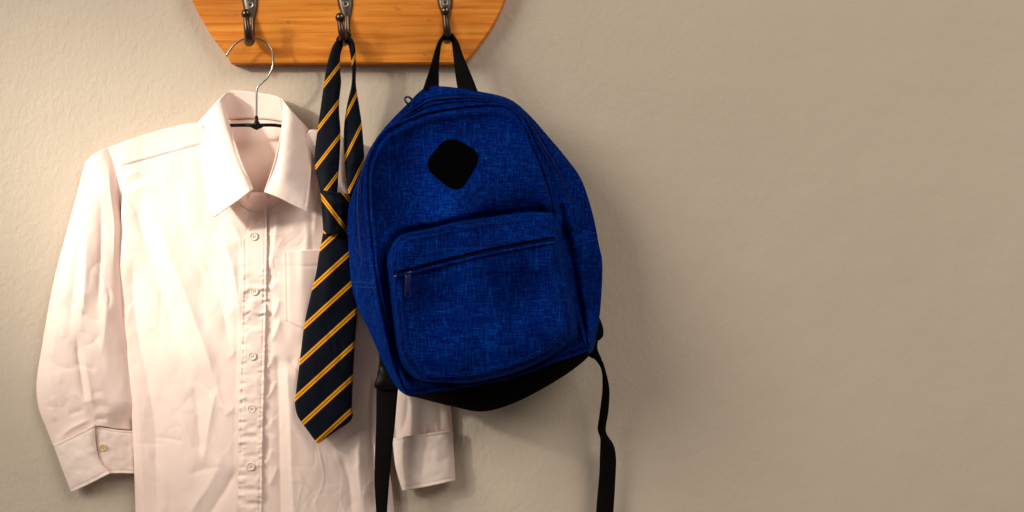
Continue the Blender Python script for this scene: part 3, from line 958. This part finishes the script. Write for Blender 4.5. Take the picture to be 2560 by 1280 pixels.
def dpanel(x, y):
    d = 0.098 + 0.050 * sm(y, 230, 760) - 0.016 * (x - 1160) / 275
    d = d + blob(x, y, 1050, 450, 125, 220, -0.042) + blob(x, y, 1110, 330, 150, 60, -0.009)
    d = d + blob(x, y, 1280, 440, 80, 150, 0.020, 12) + blob(x, y, 1230, 900, 200, 60, 0.006)
    d = d + stroke(x, y, [(1180, 540), (1290, 515), (1390, 520)], 22, -0.007, 16) + stroke(x, y, [(1370, 535), (1392, 548), (1402, 556)], 12, 0.006)
    d = d + stroke(x, y, [(1180, 430), (1260, 415), (1340, 400)], 14, -0.0016) + stroke(x, y, [(1220, 480), (1300, 470), (1370, 462)], 12, 0.0018)
    d = d + stroke(x, y, [(1394, 560), (1408, 650), (1428, 760), (1446, 850)], 18, -0.018, 16, 0.12) + stroke(x, y, [(956, 600), (956, 700), (974, 820), (1000, 920)], 12, -0.007, 12, 0.12)
    d = d + stroke(x, y, [(1040, 965), (1180, 960), (1300, 928), (1400, 876)], 9, -0.005, 9, 0.12)
    d = d - 0.016 * near_line(x, y, PB, 11.0)
    d = d + 0.0026 * vnoise(x / 85, y / 85, 71) + 0.0008 * vnoise(x / 30, y / 34, 72) + 0.0003 * vnoise(x / 11, y / 12, 73)
    return d

def dout(x, y):
    return 0.066 + 0.014 * sm(y, 230, 760) - 0.004 * sm(x, 1150, 1500)

# side and top gusset, closed back, and the base panel
ds = dpanel(SEAM[:, 0], SEAM[:, 1]) - 0.004
do = dout(OUT[:, 0], OUT[:, 1])
cen = np.array([1190, 620])
rings, dr = [], []
inb = np.clip(1 - 70 / np.linalg.norm(OUT - cen, axis=1), 0, 1)[:, None]
rings.append(cen + (OUT - cen) * inb); dr.append(np.full(NB, 0.040))
inb2 = np.clip(1 - 18 / np.linalg.norm(OUT - cen, axis=1), 0, 1)[:, None]
rings.append(cen + (OUT - cen) * inb2); dr.append(0.045 + 0 * do)
NG = 26
for k in range(NG + 1):
    t = k / NG
    q = OUT * (1 - t ** 1.15) + SEAM * t ** 1.15
    dd = do + (ds - do) * (t ** 0.85)
    x, y = q[:, 0], q[:, 1]
    mid = math.sin(math.pi * t)
    dd = dd + mid * (0.0035 * vnoise(x / 48, y / 48, 81) + 0.0012 * vnoise(x / 18, y / 20, 82))
    # collapse of the empty bag just beside the seam
    dd = dd - 0.010 * np.exp(-((t - 0.86) / 0.11) ** 2) * (0.35 + 0.65 * sm(x, 1300, 1390) * sm(y, 430, 560))
    dd = dd + mid * (stroke(x, y, [(1410, 470), (1440, 500), (1480, 560)], 16, -0.006) + stroke(x, y, [(1400, 520), (1425, 560), (1440, 620)], 16, 0.007)
                     + stroke(x, y, [(1450, 700), (1462, 780), (1475, 840)], 12, 0.005))
    rings.append(q); dr.append(dd)
RR, DR = np.array(rings), np.array(dr)
X = P(RR[..., 0], RR[..., 1], DR)
i0, i1 = I_BOT
top_idx = np.r_[np.arange(i1, NB), np.arange(0, i0 + 1)]
bot_idx = np.arange(i0, i1 + 1)
grid_obj('side_panel', X[:, top_idx], 'blue_heather', pack, None, 0.0)
grid_obj('base_panel', X[:, bot_idx], 'black_canvas', pack, None, 0.0)
q = rings[0]
mesh_obj('back_panel', P(q[:, 0], q[:, 1], 0.0402), [list(range(NB))], 'black_canvas', pack, None, False)

# front panel
NR = 110
c0 = np.array([1185, 640])
G = []
for k in range(NR + 1):
    r = 1 - k / NR
    q = c0 + (SEAM - c0) * r
    d = dpanel(q[:, 0], q[:, 1]) - 0.004 * r ** 60 - 0.0035 * np.exp(-((r - 0.982) / 0.008) ** 2) + 0.003 * np.exp(-((r - 0.945) / 0.022) ** 2)
    G.append(P(q[:, 0], q[:, 1], d))
grid_obj('front_panel', np.array(G), 'blue_heather', pack, None, 0.0, True)
# piping on the seam
pp = P(SEAM[:, 0], SEAM[:, 1], ds + 0.001)
pv, pf = tube_data(np.vstack([pp, pp[:1]]), 0.0017, 8, False)
mesh_obj('seam_piping', pv, pf, 'blue_heather', pack)

def stitches(name, line, dfun, off, parent, step=7.0, dash=4.0, rad=0.0004):
    L = np.r_[0, np.cumsum(np.linalg.norm(np.diff(line, axis=0), axis=1))]
    parts = []
    for a0 in np.arange(0, L[-1] - dash, step):
        ss = np.linspace(a0, a0 + dash, 3)
        x, y = np.interp(ss, L, line[:, 0]), np.interp(ss, L, line[:, 1])
        parts.append(tube_data(P(x, y, dfun(x, y) + off), rad, 4))
    o = mesh_obj(name, *merge(parts), 'blue_thread', parent)
    o['kind'] = 'stuff'
    return o
c0 = np.array([1185, 640])
inner = c0 + (np.vstack([SEAM, SEAM[:1]]) - c0) * 0.955
stitches('seam_stitching', inner, lambda x, y: dpanel(x, y) + 0.003 * math.exp(-((0.955 - 0.945) / 0.022) ** 2), 0.0003, pack)

# main zip along the gusset, left side over the top to the right shoulder
def gusset_line(t, idx):
    k = int(2 + round(t * NG))
    return RR[k][idx], DR[k][idx]
idx = np.r_[np.arange(25 * PER, NB), np.arange(0, 8 * PER)]
fade = np.clip(np.minimum(np.arange(len(idx)), np.arange(len(idx))[::-1]) / (2.0 * PER), 0, 1)
q, dq = gusset_line(0.62, idx)
tv = tube_data(P(q[:, 0], q[:, 1], dq - 0.004 + 0.0044 * fade), 0.0016, 8)
mesh_obj('main_zip', tv[0], tv[1], 'zip_coil', pack)
for t_, nm in ((0.48, 'zip_flap'), (0.76, 'zip_flap')):
    q, dq = gusset_line(t_, idx)
    tv = tube_data(P(q[:, 0], q[:, 1], dq - 0.004 + 0.0042 * fade), 0.0012, 6)
    mesh_obj('zip_edge', tv[0], tv[1], 'blue_heather', pack)
# its slider sticking out at the upper left
zs = spline([(1026, 266, .076), (1018, 258, .079), (1012, 248, .079), (1018, 242, .078), (1027, 246, .076), (1030, 254, .075)], 30)
tube('zip_slider_loop', P(zs[:, 0], zs[:, 1], zs[:, 2]), 0.0013, 'dark_metal', pack, 8)

# band seams round the sides (stitched)
def seam_line(pts, r=0.0007, mat='blue_thread'):
    q = spline(pts, 40)
    k = []
    dd = []
    A = RR[2:].reshape(-1, 2); B = DR[2:].ravel()
    for p in q:
        j = np.argmin(((A - p) ** 2).sum(1)); dd.append(B[j])
    dd = np.convolve(np.pad(np.array(dd), 4, 'edge'), np.ones(9) / 9, 'valid')
    tube('side_seam', P(q[:, 0], q[:, 1], dd + 0.0004), r, mat, pack, 6)
seam_line([(1428, 603), (1455, 592), (1486, 582)])
seam_line([(1432, 618), (1458, 608), (1489, 600)])
seam_line([(882, 704), (905, 706), (936, 708)])
seam_line([(884, 716), (908, 718), (938, 720)])

# patch -----------------------------------------------------------------
pa = []
cor = [(1056, 415), (1120, 336), (1208, 386), (1144, 488)]
for i in range(4):
    p0, p1, p2 = np.array(cor[i - 1], float), np.array(cor[i], float), np.array(cor[(i + 1) % 4], float)
    a, b = p1 + (p0 - p1) * 0.36, p1 + (p2 - p1) * 0.36
    for t in np.linspace(0, 1, 9):
        pa.append((1 - t) ** 2 * a + 2 * t * (1 - t) * p1 + t * t * b)
pa = np.array(pa)
cc = pa.mean(0)
rr = []
for sc_, o in ((1.0, 0.0), (1.0, 0.0022), (0.97, 0.0030), (0.9, 0.0030), (0.88, 0.0025), (0.86, 0.0030), (0.5, 0.0032), (0.05, 0.0032)):
    q = cc + (pa - cc) * sc_
    rr.append(P(q[:, 0], q[:, 1], dpanel(q[:, 0], q[:, 1]) + o))
n = len(pa)
V = np.vstack(rr); F = [list(f) for f in grid_faces(len(rr), n, True)] + [[(len(rr) - 1) * n + k for k in range(n)]]
pt = mesh_obj('patch', V, F, 'black_patch', pack, None, True, 50)
# front pocket ------------------------------------------------------------
PO, PI = spline_anchor(PB, 12), spline_anchor(PF, 12)
NP_ = len(PO)
ZIP = spline([(984, 687), (1050, 669), (1150, 644), (1250, 622), (1330, 607), (1386, 598)], 120)

def zip_off(x, y):
    yz = np.interp(x, ZIP[:, 0], ZIP[:, 1])
    return y - yz

def dpocket(x, y):
    d = 0.098 + 0.050 * sm(y, 230, 760) + 0.034 - 0.022 * (x - 1160) / 275
    d = d - 0.010 * (1 - sm(y, 530, 680))
    d = d + blob(x, y, 1090, 745, 110, 120, -0.020) + blob(x, y, 1325, 735, 80, 70, -0.020, -40) + blob(x, y, 1375, 830, 70, 60, 0.012, -35)
    d = d + blob(x, y, 1180, 860, 150, 60, 0.008) + blob(x, y, 1300, 580, 60, 40, 0.005)
    d = d + stroke(x, y, [(1290, 830), (1350, 790), (1420, 700)], 26, 0.004, 34)
    d = d + stroke(x, y, [(1050, 905), (1070, 890), (1090, 860)], 9, 0.0015) + stroke(x, y, [(1140, 840), (1150, 890), (1160, 940)], 16, 0.003)
    z = zip_off(x, y)
    d = d - 0.0028 * np.exp(-(z / 5.5) ** 2) + 0.0014 * np.exp(-((z - 11) / 4) ** 2) + 0.0016 * np.exp(-((z + 11) / 4.5) ** 2)
    d = d + 0.0018 * vnoise(x / 70, y / 75, 91) + 0.0009 * vnoise(x / 28, y / 30, 92) + 0.0003 * vnoise(x / 10, y / 11, 93)
    return d

G = []
dbo = dpanel(PO[:, 0], PO[:, 1]) - 0.003
dfi = dpocket(PI[:, 0], PI[:, 1]) - 0.007
for k in range(9):
    t = k / 8
    q = PO * (1 - t) + PI * t
    G.append(P(q[:, 0], q[:, 1], dbo + (dfi - dbo) * t ** 0.8))
pc = np.array([1190, 745])
for k in range(1, 121):
    r = 1 - k / 120
    q = pc + (PI - pc) * r
    G.append(P(q[:, 0], q[:, 1], dpocket(q[:, 0], q[:, 1]) - 0.007 * r ** 38 - 0.0016 * np.exp(-((r - 0.965) / 0.008) ** 2) + 0.0016 * np.exp(-((r - 0.93) / 0.02) ** 2)))
fp = grid_obj('front_pocket', np.array(G), 'blue_heather', pack, None, 0.0, True)
pp = P(PI[:, 0], PI[:, 1], dfi + 0.0006)
pv, pf = tube_data(np.vstack([pp, pp[:1]]), 0.0011, 6, False)
mesh_obj('pocket_piping', pv, pf, 'blue_heather', fp)

inner = pc + (np.vstack([PI, PI[:1]]) - pc) * 0.945
stitches('pocket_stitching', inner, lambda x, y: dpocket(x, y) + 0.0016 * math.exp(-((0.945 - 0.93) / 0.02) ** 2), 0.0003, fp)

def on_pocket(off, x0, x1, n):
    xs = np.linspace(x0, x1, n)
    return xs, np.interp(xs, ZIP[:, 0], ZIP[:, 1]) + off

# zip: tape, coil, two lips, stitches, slider and pull
xs, ya = on_pocket(-7, 990, 1384, 120); _, yb = on_pocket(7, 990, 1384, 120)
g = np.stack([np.stack([xs, ya], -1), np.stack([xs, (ya + yb) / 2], -1), np.stack([xs, yb], -1)], 0)
zipper = grid_obj('zipper', P(g[..., 0], g[..., 1], dpocket(g[..., 0], g[..., 1]) + 0.0012), 'zip_tape', pack, None, 0.0008)
xs, yc = on_pocket(0, 990, 1384, 420)
rad = 0.0010 + 0.0004 * (np.arange(420) % 3 == 0)
tube('zip_coil', P(xs, yc, dpocket(xs, yc) + 0.0022), rad, 'zip_coil', zipper, 8)
for off in (-9, 8):
    xs, yl = on_pocket(off, 992, 1384, 120)
    tube('zip_lip', P(xs, yl, dpocket(xs, yl) + 0.0016), 0.0020, 'blue_heather', zipper, 8)
parts = []
for off in (-17,):
    for x0 in np.arange(1000, 1376, 7.0):
        xx, yy = on_pocket(off, x0, x0 + 4.2, 4)
        parts.append(tube_data(P(xx, yy, dpocket(xx, yy) + 0.0004), 0.00045, 5))
V, F = merge(parts)
st = mesh_obj('stitching', V, F, 'blue_thread', zipper)
st['kind'] = 'stuff'
# slider body and pull tab
zx, zy = 1012, float(np.interp(1012, ZIP[:, 0], ZIP[:, 1]))
zd = float(dpocket(np.array(zx), np.array(zy)))
so = spline([(984, 690), (996, 683), (1012, 679), (1026, 678), (1028, 684), (1014, 688), (998, 693), (986, 696)], 40, True)
c0 = so.mean(0); R = []
for sc_, o in ((1, 0.001), (1, 0.004), (0.75, 0.0052), (0.3, 0.0056)):
    q = c0 + (so - c0) * sc_
    R.append(P(q[:, 0], q[:, 1], zd + o))
V = np.vstack(R); F = [list(f) for f in grid_faces(4, 40, True)] + [[120 + k for k in range(40)]]
mesh_obj('zip_slider', V, F, 'dark_metal', zipper, None, True, 50)
def capsule(x0, x1, y0, y1, n=10):
    r = (x1 - x0) / 2; c = (x0 + x1) / 2
    p = [(c + r * math.cos(a), y1 - r + r * math.sin(a)) for a in np.linspace(0, math.pi, n)]
    p += [(c - r * math.cos(a) * 0.8, y0 + r * 0.6 - r * 0.6 * math.sin(a)) for a in np.linspace(0, math.pi, n)]
    return np.array(p)
oc = capsule(1011, 1029, 686, 746)
ih = np.array([(1020 + 4.5 * math.cos(a), 735 + 5 * math.sin(a)) for a in np.linspace(0, 2 * math.pi, 20, endpoint=False)])
ih = np.roll(ih, 0, 0)
zt = zd + 0.0062
R = [P(oc[:, 0], oc[:, 1], zt - 0.0010), P(oc[:, 0], oc[:, 1], zt + 0.0008)]
oc2 = oc.mean(0) + (oc - oc.mean(0)) * np.array([0.86, 0.95]); R.append(P(oc2[:, 0], oc2[:, 1], zt + 0.0012))
# hole rim
R.append(P(ih[:, 0], ih[:, 1], zt + 0.0010)); R.append(P(ih[:, 0], ih[:, 1], zt - 0.0010))
V = np.vstack(R); F = [list(f) for f in grid_faces(5, 20, True)]
mesh_obj('pull_tab', V, F, 'blue_enamel', zipper, None, True, 40)

# carry handle: a webbing loop over the hook
ribbon('carry_handle', [(1056, 226, .070), (1073, 175, .066), (1087, 126, .057), (1095, 104, .055), (1108, 86, .053), (1120, 80, .050), (1132, 84, .051), (1147, 107, .055), (1158, 139, .057), (1180, 191, .066), (1196, 232, .070)],
       [(1096, 226, .060), (1095, 168, .054), (1098, 126, .047), (1102, 106, .045), (1112, 92, .043), (1120, 88, .042), (1128, 92, .043), (1133, 112, .045), (1135, 136, .047), (1140, 188, .056), (1146, 228, .062)],
       120, 'black_webbing', pack, 0.0018, 8)

# shoulder strap ends below
ribbon('shoulder_strap', [(946, 870, .046), (948, 905, .048), (942, 945, .052), (941, 980, .052), (940, 1060, .050), (937, 1140, .050), (936, 1200, .049), (939, 1260, .048), (943, 1330, .047), (946, 1420, .046)],
       [(1000, 900, .050), (998, 940, .054), (997, 960, .056), (994, 985, .056), (988, 1050, .058), (981, 1110, .058), (975, 1174, .057), (970, 1240, .055), (967, 1290, .054), (966, 1420, .050)], 80, 'black_webbing', pack, 0.0022, 10, 0.002)
# ladder buckle on it
def slab(name, pts, d, th, mat, parent, bev=0.12):
    q0 = spline(pts, 48, True); c = q0.mean(0); R = []
    for sc_, o in ((1 - bev, 0), (1, th * .25), (1, th * .75), (1 - bev, th), (0.3, th * 1.08)):
        q = c + (q0 - c) * sc_
        R.append(P(q[:, 0], q[:, 1], d + o))
    V = np.vstack(R); F = [list(f) for f in grid_faces(5, 48, True)] + [[4 * 48 + k for k in range(48)], list(range(48))[::-1]]
    return mesh_obj(name, V, F, mat, parent, None, True, 50)
slab('strap_buckle', [(953, 912), (994, 926), (1002, 948), (999, 972), (946, 973), (936, 963), (944, 938)], 0.055, 0.009, 'black_plastic', pack)
ribbon('shoulder_strap', [(1466, 852, .050), (1470, 888, .052), (1488, 900, .052), (1503, 924, .050), (1506, 960, .046), (1504, 993, .042), (1498, 1040, .036), (1494, 1073, .032), (1501, 1100, .034), (1500, 1150, .030), (1499, 1184, .028), (1494, 1240, .026), (1490, 1300, .024), (1488, 1420, .022)],
       [(1494, 852, .060), (1493, 872, .060), (1503, 895, .058), (1512, 919, .056), (1521, 955, .052), (1524, 985, .048), (1521, 1030, .042), (1515, 1078, .036), (1534, 1112, .026), (1540, 1142, .022), (1540, 1170, .020), (1537, 1230, .018), (1533, 1300, .017), (1532, 1420, .016)], 120, 'black_webbing', pack, 0.002, 8, 0.002)
slab('strap_tab', [(1488, 800), (1496, 792), (1504, 806), (1509, 826), (1507, 842), (1496, 852), (1484, 858), (1470, 856), (1466, 848), (1484, 842), (1490, 824)], 0.056, 0.016, 'black_webbing', pack)
